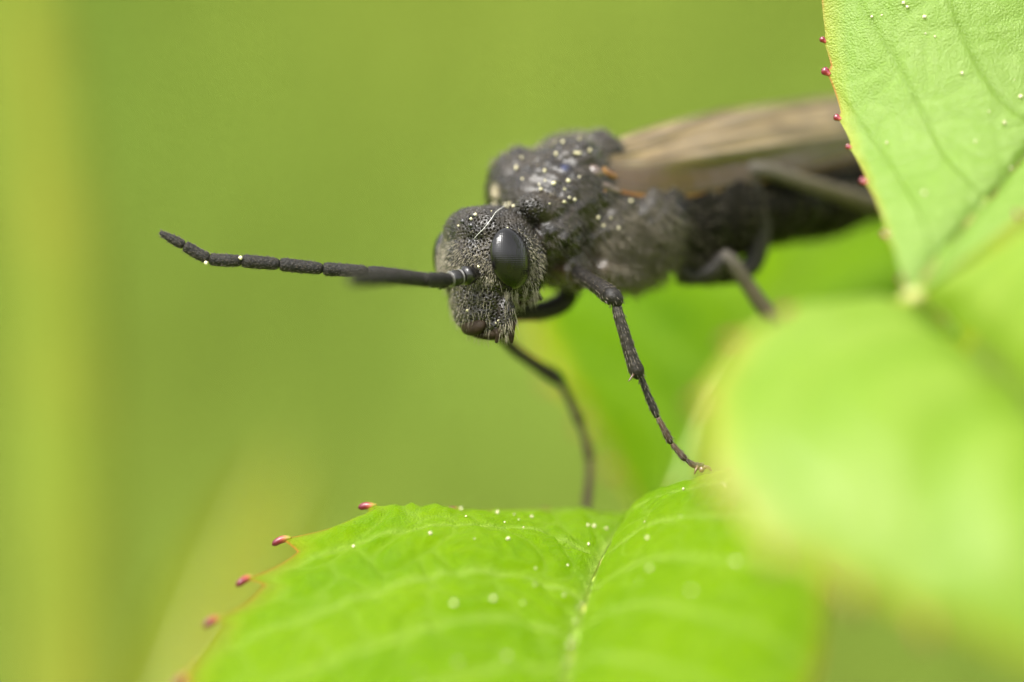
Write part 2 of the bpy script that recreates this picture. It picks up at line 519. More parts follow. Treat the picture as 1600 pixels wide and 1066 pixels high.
def half_leaf(rib_c, mar_c, ns, ntt, hint, bulge, teeth, nsec, seed, cell=0.6, pillow=0.05, vdepth=0.05, fwd=0.22, vw=0.07, curl=1.0, netw=0.3):
    """one half of a leaf blade between the midrib and its margin. teeth: (px, py, height, length)"""
    r = np.random.default_rng(seed)
    rib = spline(rib_c, ns)
    mar = spline(mar_c, ns)
    arc = np.concatenate([[0], np.cumsum(np.linalg.norm(np.diff(mar, axis=0), axis=1))])
    tang = np.gradient(mar, axis=0)
    tang /= np.linalg.norm(tang, axis=1)[:, None] + 1e-9
    out = mar - rib
    out -= tang * np.sum(out * tang, 1)[:, None]
    out /= np.linalg.norm(out, axis=1)[:, None] + 1e-6
    k = (CAMD + mar[:, 1]) / CAMD
    mpx = 800 + mar[:, 0] / k * 100
    mpy = 533 - mar[:, 2] / k * 100
    off = np.zeros((ns, 3))
    tips = []
    for (tx, ty, h, L) in teeth:
        i = int(np.argmin((mpx - tx) ** 2 + (mpy - ty) ** 2))
        d = arc - arc[i]
        up = np.clip((d + L) / L, 0, 1) ** 2 * (d <= 0)
        dn = np.clip(1 - d / (0.16 * L), 0, 1) * (d > 0)
        off += (out * h + tang * h * 0.3) * (up + dn)[:, None]
        tips.append((i, h))
    tt = np.linspace(0, 1, ntt) ** 0.9
    T = tt[None, :, None]
    width = np.linalg.norm(mar - rib, axis=1)
    L = np.linalg.norm(np.diff(rib, axis=0), axis=1).sum()
    s = np.linspace(0, 1, ns)
    P = rib[:, None, :] * (1 - T) + mar[:, None, :] * T
    env = (np.sin(math.pi * np.clip(s, 0, 1)) ** 0.6)[:, None, None]
    P = P + np.array(bulge)[None, None, :] * (4 * T * (1 - T) ** curl) * env
    P = P + off[:, None, :] * (T ** 10)
    gs, gt = np.gradient(P, axis=0), np.gradient(P, axis=1)
    nrm = np.cross(gs, gt)
    nrm /= np.linalg.norm(nrm, axis=2)[:, :, None] + 1e-9
    if np.sum(nrm * np.array(hint)) < 0:
        nrm = -nrm
    U = np.repeat((s * L)[:, None], ntt, 1)
    Vv = tt[None, :] * width[:, None]
    # secondary veins
    sec = np.zeros((ns, ntt))
    if nsec:
        for q in range(nsec):
            s0 = (q + 0.35 + 0.25 * r.random()) / nsec * 0.92
            sv = s0 + fwd * tt ** 1.35 + 0.010 * np.sin(tt * 9 + q)
            slope = np.gradient(sv * L, Vv.mean(0) + 1e-6)
            d = np.abs(s[:, None] - sv[None, :]) * L / np.sqrt(1 + slope ** 2)[None, :]
            sec = np.maximum(sec, np.exp(-(d / vw) ** 2) * (1 - 0.55 * tt[None, :]))
    rb = np.exp(-(Vv / (vw * 1.6)) ** 2)
    # network of small veins: F2 - F1 of jittered points
    nu, nv = max(2, int(L / cell)), max(2, int(width.max() / cell))
    sx, sy = np.meshgrid(np.arange(nu + 1), np.arange(nv + 1))
    sites = np.stack([(sx + 0.5 * (sy % 2) + (r.random(sx.shape) - .5) * .75) * cell, (sy + (r.random(sx.shape) - .5) * .75) * cell], -1).reshape(-1, 2)
    pts = np.stack([U, Vv], -1).reshape(-1, 2)
    pts = pts + 0.22 * cell * np.stack([np.sin(pts[:, 1] * 4.1 / cell + seed) + np.sin(pts[:, 0] * 2.3 / cell), np.sin(pts[:, 0] * 3.7 / cell + 2 * seed) + np.sin(pts[:, 1] * 1.9 / cell)], 1)
    F1 = np.full(len(pts), 1e9)
    F2 = np.full(len(pts), 1e9)
    for st in sites:
        d = np.hypot(pts[:, 0] - st[0], pts[:, 1] - st[1])
        F2 = np.where(d < F1, F1, np.minimum(F2, d))
        F1 = np.minimum(F1, d)
    g = (F2 - F1).reshape(ns, ntt)
    net = np.exp(-(g / (cell * 0.10)) ** 2)
    pil = smooth01(g / (cell * 0.55))
    pil = pil * (0.75 + 0.25 * np.sin(U * 9 / cell + 3 * np.sin(Vv * 4 / cell)) * np.sin(Vv * 8 / cell + 2 * np.sin(U * 5 / cell)))
    fade = (1 - smooth01((tt - 0.93) / 0.07))[None, :]
    disp = (pillow * pil - vdepth * sec - vdepth * 1.4 * rb) * fade
    und = 0.12 * np.sin(U * 0.9 + seed) * np.sin(Vv * 1.1 + 2 * seed) * tt[None, :] * fade
    P = P + nrm * (disp + und)[:, :, None]
    vein = np.clip(np.maximum(np.maximum(sec, netw * net), rb), 0, 1)
    edge = np.repeat(tt[None, :], ns, 0) ** 6
    F = [(i * ntt + j, i * ntt + j + 1, (i + 1) * ntt + j + 1, (i + 1) * ntt + j) for i in range(ns - 1) for j in range(ntt - 1)]
    gl = []
    for (i, h) in tips:
        dirv = out[i] * 0.55 + tang[i] * 0.65
        gl.append((P[i, -1].copy(), dirv / np.linalg.norm(dirv), P[max(0, i - 2), int(ntt * 0.94)].copy()))
    return P.reshape(-1, 3), F, vein.ravel(), edge.ravel(), gl, rib


def leaf(name, mat, halves, parent=None):
    V, F, ve, ed, glands = [], [], [], [], []
    off = 0
    for h in halves:
        v, f, a, b, g, rib = half_leaf(**h)
        V.append(v)
        F += [tuple(k + off for k in q) for q in f]
        off += len(v)
        ve.append(a)
        ed.append(b)
        glands += g
    o = mesh_obj(name, np.vstack(V), F, mat, parent)
    fattr(o.data, 'vein', np.concatenate(ve))
    fattr(o.data, 'edge', np.concatenate(ed))
    return o, glands, rib


def claw_gland(P, d, length, r, parent, bend=-0.15, root=None):
    d = np.asarray(d)
    P = P - d * length * 0.25
    root = P - d * length * 0.35 if root is None else P + (root - P) * min(1.0, 0.10 / np.linalg.norm(root - P))
    pts = [np.append(root, r * 0.5), np.append(P - d * length * 0.05, r * 0.95),
           np.append(P + d * length * 0.45 + np.array((0, 0, bend * 0.3 * length)), r * 1.0),
           np.append(P + d * length * 0.85 + np.array((0, 0, bend * length)), r * 0.8),
           np.append(P + d * length + np.array((0, 0, bend * 1.3 * length)), r * 0.25)]
    return tube('tooth_gland', pts, M['gland'], parent, n=14, seg=10)


def drop_gland(P, d, r, parent):
    d = np.asarray(d)
    P = P - d * r * 0.55
    pts = [np.append(P - d * r * 0.6, r * 0.5), np.append(P + d * r * 0.15, r * 0.72), np.append(P + d * r * 0.8, r),
           np.append(P + d * r * 1.4, r * 0.86), np.append(P + d * r * 1.78, r * 0.35)]
    return tube('tooth_gland', pts, M['drop'], parent, n=16, seg=12)


def pts(*a):
    return [W(*q) for q in a]


# lower leaf, folded along its midrib, coming towards the camera
low = thing('rose_leaf')
tag(low, 'bright green lower leaf folded along its midrib, with red hooked teeth, under the sawfly', 'leaf')
rib_low = pts((990, 812, 2.2), (960, 838, 1.0), (934, 882, 0.0), (908, 955, -1.6), (888, 1035, -3.2), (872, 1150, -5.6), (880, 1260, -8))
ml = pts((990, 812, 2.2), (955, 814, 2.9), (860, 799, 2.4), (720, 797, 1.3), (610, 793, 0.35), (530, 820, 0.0), (458, 868, -0.45),
         (400, 928, -1.4), (340, 992, -2.5), (295, 1075, -3.7), (300, 1180, -5.0), (520, 1290, -7), (880, 1260, -8))
mr = pts((990, 812, 2.2), (1010, 797, 1.6), (1050, 765, 0.7), (1105, 742, 0.1), (1160, 738, -0.7), (1235, 790, -2.6), (1288, 890, -4.6),
         (1280, 1040, -6.4), (1180, 1220, -8), (1000, 1300, -8.5), (880, 1260, -8))
teeth_l = [(855, 795, 0.05, 0.7), (712, 794, 0.05, 0.7), (588, 797, 0.16, 0.6), (474, 856, 0.38, 0.75), (418, 908, 0.34, 0.75), (362, 972, 0.24, 0.7),
           (300, 1062, 0.14, 1.0)]
blade_low, gl_low, _ = leaf('blade', M['leaf_low'], [
    dict(rib_c=rib_low, mar_c=ml, ns=260, ntt=150, hint=(0, -.4, 1), bulge=(-0.1, -0.1, 0.35), teeth=teeth_l, nsec=7, seed=3, cell=0.85,
         pillow=0.095, vdepth=0.05, netw=0.30),
    dict(rib_c=rib_low, mar_c=mr, ns=220, ntt=120, hint=(0, -.4, 1), bulge=(-0.12, -0.1, 0.3), teeth=[(1140, 738, 0.06, 0.6), (1240, 800, 0.1, 0.8), (1285, 900, .12, 1)],
         nsec=7, seed=5, cell=0.7, pillow=0.04, vdepth=0.05)], low)
for i, (P, d, q) in enumerate(gl_low):
    big = i in (2, 3, 4, 5, 6)
    claw_gland(P, d, 0.20 if big else 0.10, 0.060 if big else 0.035, low, -0.3, q)
Q = np.c_[spline(rib_low, 40), np.linspace(0.03, 0.08, 40)]
Q[:, 2] -= np.linspace(0.10, 0.22, 40)
tube('midrib', Q, M['midrib'], low, n=60, seg=10)

# compound leaf on the right: an upright leaflet and one that comes towards the camera
comp = thing('rose_leaf')
tag(comp, 'pale green compound leaf at the right, sharp upright leaflet above a large blurred leaflet', 'leaf')
rib_up = pts((1428, 462, -4.4), (1450, 425, -3.8), (1500, 360, -2.9), (1600, 240, -1.3), (1720, 60, 0.2), (1800, -180, 1.2), (1780, -420, 2))
mul = pts((1428, 462, -4.4), (1408, 425, -3.7), (1388, 365, -2.7), (1356, 285, -1.5), (1330, 225, -0.7), (1311, 165, -0.2), (1298, 100, 0.05),
          (1288, 40, 0.15), (1284, -20, 0.2), (1300, -120, 0.2), (1400, -300, 0.8), (1600, -420, 1.6), (1780, -420, 2))
mur = pts((1428, 462, -4.4), (1470, 432, -4.2), (1540, 380, -3.8), (1620, 320, -3.2), (1760, 200, -1.6), (1900, -60, 0.6), (1880, -280, 1.6), (1780, -420, 2))
teeth_u = [(1290, 62, 0.05, 0.5), (1303, 112, 0.09, 0.6), (1314, 184, 0.07, 0.6), (1327, 232, 0.05, 0.6), (1356, 285, 0.05, 0.6), (1387, 368, 0.05, 0.6), (1408, 440, 0.04, 0.5)]
leaflet_up, gl_up, _ = leaf('leaflet', M['leaf_up'], [
    dict(rib_c=rib_up, mar_c=mul, ns=260, ntt=150, hint=(0, -1, 0), bulge=(0, -0.35, 0.0), teeth=teeth_u, nsec=6, seed=11, cell=0.80, pillow=0.035,
         vdepth=0.05, fwd=0.30, vw=0.055),
    dict(rib_c=rib_up, mar_c=mur, ns=160, ntt=80, hint=(0, -1, 0), bulge=(0, -0.3, 0.05), teeth=[], nsec=6, seed=12, cell=0.75, pillow=0.02,
         vdepth=0.04)], comp)
leaflet_up['label'] = 'sharp upright leaflet with pale veins and red droplet teeth'
for (P, d, q), r in zip(gl_up, (.050, .070, .058, .045, .062, .055, .05)):
    drop_gland(P, d, r, leaflet_up)
for (tx, ty, yy) in [(1590, 335, -3.4)]:
    drop_gland(np.array(W(tx, ty, yy)), np.array((0.3, -0.3, -0.9)), 0.05, leaflet_up)
Q = np.c_[spline(rib_up, 30), np.linspace(0.09, 0.05, 30)]
Q[:, 1] += 0.2
tube('midrib', Q, M['midrib'], leaflet_up, n=50, seg=10)

def nearer(*a):
    return [W(x, y, -4.5 + (d + 4.5) * 0.60) for x, y, d in a]


rib_fr = nearer((1428, 466, -4.5), (1465, 490, -5.4), (1530, 540, -7.6), (1620, 620, -10.5), (1760, 760, -14), (1900, 930, -17))
mfl = nearer((1428, 466, -4.5), (1340, 470, -5.0), (1245, 486, -6.2), (1160, 530, -8.6), (1112, 615, -11.0), (1115, 725, -12.8), (1195, 840, -13.8),
          (1320, 908, -14.2), (1480, 978, -14.8), (1620, 1040, -15.2), (1780, 1080, -16), (1900, 930, -17))
mfr = nearer((1428, 466, -4.5), (1475, 436, -5.0), (1540, 390, -6.0), (1630, 335, -7.5), (1780, 330, -10), (1950, 520, -13.5), (1980, 760, -16), (1900, 930, -17))
leaflet_fr, gl_fr, _ = leaf('leaflet', M['leaf_front'], [
    dict(rib_c=rib_fr, mar_c=mfl, ns=150, ntt=90, hint=(0, -.6, 1), bulge=(-0.1, -0.3, 0.4), teeth=[(1240, 492, .1, 1), (1165, 540, .12, 1), (1130, 630, .14, 1.1), (1150, 750, .14, 1.1), (1230, 838, .14, 1.1), (1340, 890, .14, 1.1), (1460, 945, .14, 1.1)],
         nsec=5, seed=21, cell=1.1, pillow=0.06, vdepth=0.13, vw=0.30, fwd=0.3),
    dict(rib_c=rib_fr, mar_c=mfr, ns=110, ntt=60, hint=(0, -.6, 1), bulge=(0.0, -0.3, 0.35), teeth=[], nsec=5, seed=22, cell=1.1, pillow=0.04,
         vdepth=0.08, vw=0.16)], comp)
leaflet_fr['label'] = 'large blurred leaflet coming towards the viewer'
for (P, d, q) in gl_fr:
    claw_gland(P, d, 0.25, 0.06, leaflet_fr)
Q = np.c_[spline(rib_fr, 30), np.linspace(0.10, 0.12, 30)]
Q[:, 2] -= 0.55
tube('midrib', Q, M['midrib'], leaflet_fr, n=40, seg=10)
tube('leaf_node', [PR(1405, 474, -4.3, .05), PR(1418, 468, -4.45, .13), PR(1432, 464, -4.5, .13), PR(1450, 478, -4.4, .10), PR(1490, 520, -3.6, .09)], M['midrib'], comp, n=20)

# leaf behind the legs
back = thing('rose_leaf')
tag(back, 'shaded green leaf out of focus behind the legs and under the belly', 'leaf')
rib_b = pts((1030, 830, 8.0), (1060, 740, 8.4), (1110, 620, 9.2), (1190, 500, 10.5), (1300, 390, 12), (1450, 290, 14))
mbl = pts((1030, 830, 8.0), (998, 800, 8.8), (966, 725, 10), (918, 650, 11), (868, 580, 12), (835, 520, 13), (840, 465, 14), (940, 400, 15), (1100, 330, 16), (1300, 285, 16), (1450, 290, 14))
mbr = pts((1030, 830, 8.0), (1090, 850, 6.8), (1220, 830, 5.6), (1360, 720, 5.2), (1500, 560, 6.0), (1580, 420, 8.5), (1540, 320, 11.5), (1450, 290, 14))
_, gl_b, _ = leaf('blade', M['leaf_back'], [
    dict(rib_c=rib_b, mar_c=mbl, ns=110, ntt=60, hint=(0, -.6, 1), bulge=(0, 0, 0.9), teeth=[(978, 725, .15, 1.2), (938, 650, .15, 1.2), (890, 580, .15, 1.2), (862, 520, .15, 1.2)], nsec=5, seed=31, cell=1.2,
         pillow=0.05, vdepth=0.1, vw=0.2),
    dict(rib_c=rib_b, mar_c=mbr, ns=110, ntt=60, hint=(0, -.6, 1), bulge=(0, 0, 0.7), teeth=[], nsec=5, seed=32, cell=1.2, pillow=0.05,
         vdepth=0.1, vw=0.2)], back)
for (P, d, q) in gl_b:
    claw_gland(P, d, 0.28, 0.09, back)
tube('midrib', np.c_[spline(rib_b, 30) - np.array((0, 0, 0.35)), np.full(30, 0.11)], M['midrib'], back, n=40, seg=10)

# yellowish young leaf far behind the lower leaf
yl = thing('young_leaf')
tag(yl, 'strongly blurred yellow green young leaf tip beyond the lower leaf', 'leaf')
rib_y = pts((230, 1250, 30), (290, 1080, 31), (350, 930, 32), (410, 800, 33), (455, 705, 34))
myl = pts((230, 1250, 30), (215, 1150, 31), (245, 1010, 32), (310, 870, 33), (390, 760, 34), (455, 705, 34))
myr = pts((230, 1250, 30), (330, 1160, 29), (400, 1020, 30), (440, 900, 31), (462, 790, 33), (455, 705, 34))
leaf('blade', M['leaf_yellow'], [
    dict(rib_c=rib_y, mar_c=myl, ns=70, ntt=30, hint=(0, -1, .5), bulge=(0, 0, 0.3), teeth=[], nsec=4, seed=41, cell=1.2, vw=0.15),
    dict(rib_c=rib_y, mar_c=myr, ns=70, ntt=30, hint=(0, -1, .5), bulge=(0, 0, 0.3), teeth=[], nsec=4, seed=42, cell=1.2, vw=0.15)], yl)
tube('midrib', np.c_[spline(rib_y, 20) + np.array((0, 0.1, 0)), np.linspace(0.25, 0.06, 20)], M['midrib'], yl, n=30, seg=8)

# thick stem far left
pl_ = thing('tall_plant')
tag(pl_, 'thick yellow green plant stem standing upright, fully out of focus', 'plant')
tube('stem', [PR(5, -200, 38, .70), PR(35, 0, 38, .76), PR(70, 250, 38, .86), PR(95, 520, 38, .98), PR(108, 800, 38, 1.05), PR(118, 1070, 38, 1.08), PR(124, 1400, 38, 1.1),
             np.array((-11.2, 38, -40, 1.2)), np.array((-11, 39, -172, 1.3))], M['stem'], pl_, n=120, seg=20)

# ------------------------------------------------------------------ the sawfly
fly = thing('sawfly')
tag(fly, 'black hairy sawfly with smoky brown wings and long antennae standing on the leaves', 'insect')
YAW = math.radians(38)
BK = np.array((math.cos(YAW), math.sin(YAW), 0))         # towards the tail
LF = np.array((math.sin(YAW), -math.cos(YAW), 0))        # the insect's left, towards the camera
UP = np.array((0, 0, 1.0))
HC = W(762, 403, 0.80)


def ell_matrix(c, half, pitch=0.0, roll=0.0, yaw=0.0):
    R = Matrix((BK, LF, UP)).transposed()                # columns: back, left, up
    loc = Euler((math.radians(roll), math.radians(pitch), math.radians(yaw))).to_matrix()
    Mx = (R @ loc).to_4x4()
    Mx.translation = Vector(c)
    return Mx @ Matrix.Diagonal((*half, 1))


# centre, half axes (back, left, up), pitch, roll, yaw
body_parts = [
    (HC, (0.64, 1.00, 0.84), 8, 0, 0),                                   # head capsule
    (W(743, 364, 0.62), (0.36, 0.70, 0.42), 0, 0, 0),                    # brow
    (W(818, 412, 0.50), (0.40, 0.34, 0.58), 0, 0, 0),                    # cheek behind the near eye
    (W(742, 405, 0.60), (0.42, 0.66, 0.50), 0, 0, 0),                    # frons
    (W(748, 446, 0.56), (0.36, 0.56, 0.34), 0, 0, 0),
    (W(752, 430, 0.42), (0.32, 0.42, 0.24), 0, 0, 0),                    # antennal swelling
    (W(746, 466, 0.58), (0.36, 0.56, 0.40), 14, 0, 0),                   # clypeus
    (W(744, 488, 0.52), (0.30, 0.46, 0.32), 20, 0, 0),
    (W(756, 508, 0.50), (0.24, 0.40, 0.22), 20, 0, 0),
    (W(791, 494, 0.22), (0.16, 0.13, 0.32), 0, 0, 0),                    # mandible base
    (HC + BK * 0.85 + UP * -0.10, (0.45, 0.40, 0.40), 0, 0, 0),          # neck
    (HC + BK * 0.85 + UP * 0.38, (0.30, 1.00, 0.52), -18, 0, 0),         # pronotal collar
    (W(852, 332, 0.92), (0.62, 0.40, 0.30), 10, 0, -12),                 # pronotum side
    (W(874, 362, 0.95), (0.52, 0.36, 0.46), 0, 0, -10),                  # propleuron
    (W(873, 318, 1.80), (1.05, 1.00, 0.95), -6, 0, 0),                   # mesothorax
    (W(820, 296, 1.80), (0.60, 0.72, 0.68), 0, 0, 0),                  # median lobe
    (W(898, 262, 1.60), (0.56, 0.50, 0.50), -4, 18, 0),                  # lateral lobe, near
    (W(890, 250, 2.70), (0.66, 0.50, 0.46), -4, 0, 0),                   # lateral lobe, far
    (W(930, 244, 2.30), (0.42, 0.55, 0.42), 0, 0, 0),                    # scutellum
    (W(962, 366, 1.78), (0.86, 0.60, 0.74), 10, 0, 0),                   # hairy mesopleuron
    (W(985, 390, 1.98), (0.88, 0.58, 0.54), 6, 0, 0),
    (W(1010, 350, 2.10), (0.80, 0.70, 0.62), 0, 0, 0),
    (W(1000, 340, 2.5), (0.9, 1.0, 0.8), 0, 0, 0),
    (W(960, 420, 1.65), (0.60, 0.45, 0.30), 0, 0, 0),
    (W(900, 420, 1.15), (0.32, 0.28, 0.36), 0, 0, 0),                    # fore coxa
    (W(868, 420, 1.35), (0.30, 0.40, 0.30), 0, 0, 0),
    (W(1075, 350, 2.80), (0.75, 0.80, 0.82), 0, 0, 0),                   # metapleuron
    (W(1120, 335, 3.20), (0.80, 0.85, 0.82), 0, 0, 0),
    (W(1085, 402, 2.60), (0.46, 0.36, 0.46), 0, 0, 0),                   # hind coxae
    (W(1105, 418, 2.75), (0.46, 0.32, 0.30), 0, 0, 0),
    (W(1170, 322, 4.00), (1.7, 0.98, 0.74), -3, 0, 0),                   # abdomen
    (W(1250, 315, 4.90), (1.7, 0.95, 0.70), -3, 0, 0),
    (W(1330, 300, 5.90), (1.5, 0.80, 0.60), -5, 0, 0),
]
bm = bmesh.new()
for (c, half, pi_, ro, ya) in body_parts:
    bmesh.ops.create_icosphere(bm, subdivisions=4, radius=1.0, matrix=ell_matrix(c, half, pi_, ro, ya))
tmp = bpy.data.meshes.new('tmp')
bm.to_mesh(tmp)
bm.free()
to = link(bpy.data.objects.new('tmp', tmp))
md = to.modifiers.new('r', 'REMESH')
md.mode = 'VOXEL'
md.voxel_size = 0.032
ms = to.modifiers.new('s', 'SMOOTH')
ms.factor = 0.5
ms.iterations = 2
dg = bpy.context.evaluated_depsgraph_get()
bme = bpy.data.meshes.new_from_object(to.evaluated_get(dg))
bpy.data.objects.remove(to)
bme.name = 'body'
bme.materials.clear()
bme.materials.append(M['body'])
hb = bmesh.new()
hb.from_mesh(bme)
BL3 = np.stack([BK, LF, UP], 1)
hf = [f for f in hb.faces if (np.array(f.calc_center_median()) - HC) @ BK < 0.42]
he = list({e for f in hf for e in f.edges})
bmesh.ops.subdivide_edges(hb, edges=he, cuts=3, use_grid_fill=True, smooth=0.0)
hb.to_mesh(bme)
hb.free()
nv = len(bme.vertices)
BVx = np.zeros(nv * 3, np.float32)
bme.vertices.foreach_get('co', BVx)
BVx = BVx.reshape(-1, 3).astype(float)
BNo = np.zeros(nv * 3, np.float32)
bme.vertices.foreach_get('normal', BNo)
BNo = BNo.reshape(-1, 3).astype(float)
loc_b = (BVx - HC) @ np.stack([BK, LF, UP], 1)           # body frame coordinates: back, left, up
headness = 1 - smooth01((loc_b[:, 0] - 0.45) / 0.25)
# punctures: craters with a raised lip, packed over the head capsule
hv_i = np.where(headness > 0.4)[0]
cellsz, rmin = 0.06, 0.055
buckets, pits = {}, []
for i in rng.permutation(hv_i):
    c = BVx[i]
    key = tuple(np.floor(c / cellsz).astype(int))
    ok = True
    for ax in (-1, 0, 1):
        for ay in (-1, 0, 1):
            for az in (-1, 0, 1):
                for q in buckets.get((key[0] + ax, key[1] + ay, key[2] + az), ()):
                    if abs(q[0] - c[0]) + abs(q[1] - c[1]) < 0.1 and (q[0] - c[0]) ** 2 + (q[1] - c[1]) ** 2 + (q[2] - c[2]) ** 2 < rmin ** 2:
                        ok = False
    if ok:
        buckets.setdefault(key, []).append(c)
        pits.append(c)
kd = KDTree(len(pits))
for i, c in enumerate(pits):
    kd.insert(c, i)
kd.balance()
psize = rng.uniform(0.75, 1.15, len(pits))
pit_h = np.zeros(nv)
for i in hv_i:
    _, k_, d_ = kd.find(BVx[i])
    rp = 0.0225 * psize[k_]
    pit_h[i] = -0.036 * psize[k_] * max(0.0, 1 - (d_ / rp) ** 2) + 0.006 * math.exp(-((d_ - rp * 1.25) / 0.009) ** 2)
pit_h *= headness
# segment grooves of the abdomen and a little unevenness
abd = smooth01((loc_b[:, 0] - 4.0) / 0.4)
groove = np.exp(-(((loc_b[:, 0] / 0.62) % 1.0 - 0.5) / 0.10) ** 2) * abd * 0.07
thoracic = (1 - headness) * (1 - abd) * (1 - 0.8 * smooth01((loc_b[:, 0] - 2.9) / 0.5))
wob = 0.018 * (1 - headness) * np.sin(BVx[:, 0] * 9 + 1) * np.sin(BVx[:, 1] * 8) * np.sin(BVx[:, 2] * 10 + 2)
BVx = BVx + BNo * (wob + pit_h - groove + 0.020 * thoracic * np.sin(BVx[:, 0] * 15 + 2 * np.sin(BVx[:, 2] * 5)) * np.sin(BVx[:, 2] * 17 + 2 * np.sin(BVx[:, 1] * 6)))[:, None]
bme.vertices.foreach_set('co', BVx.astype(np.float32).ravel())
brown = np.exp(-((BVx - W(960, 436, 1.3)) ** 2).sum(1) / 0.16) * 0.7 + np.exp(-((BVx - W(872, 428, 1.0)) ** 2).sum(1) / 0.06) * 0.5
brown = np.clip(brown, 0, 1)
bme.polygons.foreach_set('use_smooth', [True] * len(bme.polygons))
fattr(bme, 'head', headness)
fattr(bme, 'brown', brown)
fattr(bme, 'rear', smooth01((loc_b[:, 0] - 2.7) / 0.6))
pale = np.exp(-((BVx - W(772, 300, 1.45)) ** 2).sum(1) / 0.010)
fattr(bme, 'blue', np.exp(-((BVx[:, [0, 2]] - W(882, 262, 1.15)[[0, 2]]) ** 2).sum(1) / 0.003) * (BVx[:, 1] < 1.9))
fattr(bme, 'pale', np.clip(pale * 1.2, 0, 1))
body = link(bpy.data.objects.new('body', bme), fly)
bme.update()
polys = [tuple(p.vertices) for p in bme.polygons]
body_bvh = BVHTree.FromPolygons([tuple(v) for v in BVx], polys)


def on_body(px, py):
    o, d = ray(px, py)
    h = body_bvh.ray_cast(o, d)
    return (np.array(h[0]), np.array(h[1])) if h[0] is not None else (None, None)


# eyes
def ellipsoid(name, mtx, mat, parent, u=40, v=24):
    b = bmesh.new()
    bmesh.ops.create_uvsphere(b, u_segments=u, v_segments=v, radius=1.0, matrix=mtx)
    me = bpy.data.meshes.new(name)
    b.to_mesh(me)
    b.free()
    me.polygons.foreach_set('use_smooth', [True] * len(me.polygons))
    me.materials.append(mat)
    return link(bpy.data.objects.new(name, me), parent)


EYEL = W(797, 404, -0.01)
EM = ell_matrix(EYEL, (0.345, 0.225, 0.485), -12, 4, 0)
ellipsoid('eye', EM, M['eye'], fly)
EYER = W(707, 404, 1.38)
ER = ell_matrix(EYER, (0.345, 0.24, 0.485), -12, -4, 0)
ellipsoid('eye', ER, M['eye'], fly)
EMi, ERi = np.array(EM.inverted()), np.array(ER.inverted())
for (px, py) in [(738, 352), (722, 346), (741, 338)]:
    P, n_ = on_body(px, py)
    if P is not None:
        ellipsoid('ocellus', Matrix.Translation(Vector(P - n_ * 0.02)) @ Matrix.Diagonal((.055, .055, .055, 1)), M['black'], fly, 14, 8)

# mouth parts
ellipsoid('labrum', ell_matrix(W(740, 509, 0.33), (0.12, 0.28, 0.17), 30, 0, 0), M['labrum'], fly, 24, 16)
tube('mandible', [PR(792, 500, 0.26, .15), PR(786, 515, 0.26, .13), PR(770, 522, 0.28, .10), PR(750, 523, 0.30, .06), PR(738, 520, 0.34, .03)], M['labrum'], fly, n=18)
pal = tube('palp', [PR(795, 492, 0.3, .05), PR(803, 500, 0.25, .045), PR(800, 512, 0.2, .05), PR(799, 528, 0.2, .045), PR(800, 536, 0.22, .02)], M['labrum'], fly, n=20, wob=0.06)
tube('palp', [PR(772, 515, 0.2, .04), PR(778, 525, 0.2, .05), PR(775, 536, 0.22, .02)], M['labrum'], fly, n=14, wob=0.06)
tube('palp', [PR(808, 474, 0.6, .06), PR(828, 470, 0.7, .055), PR(838, 464, 0.75, .06), PR(833, 452, 0.75, .05), PR(846, 468, 0.7, .035)], M['labrum'], fly, n=24)

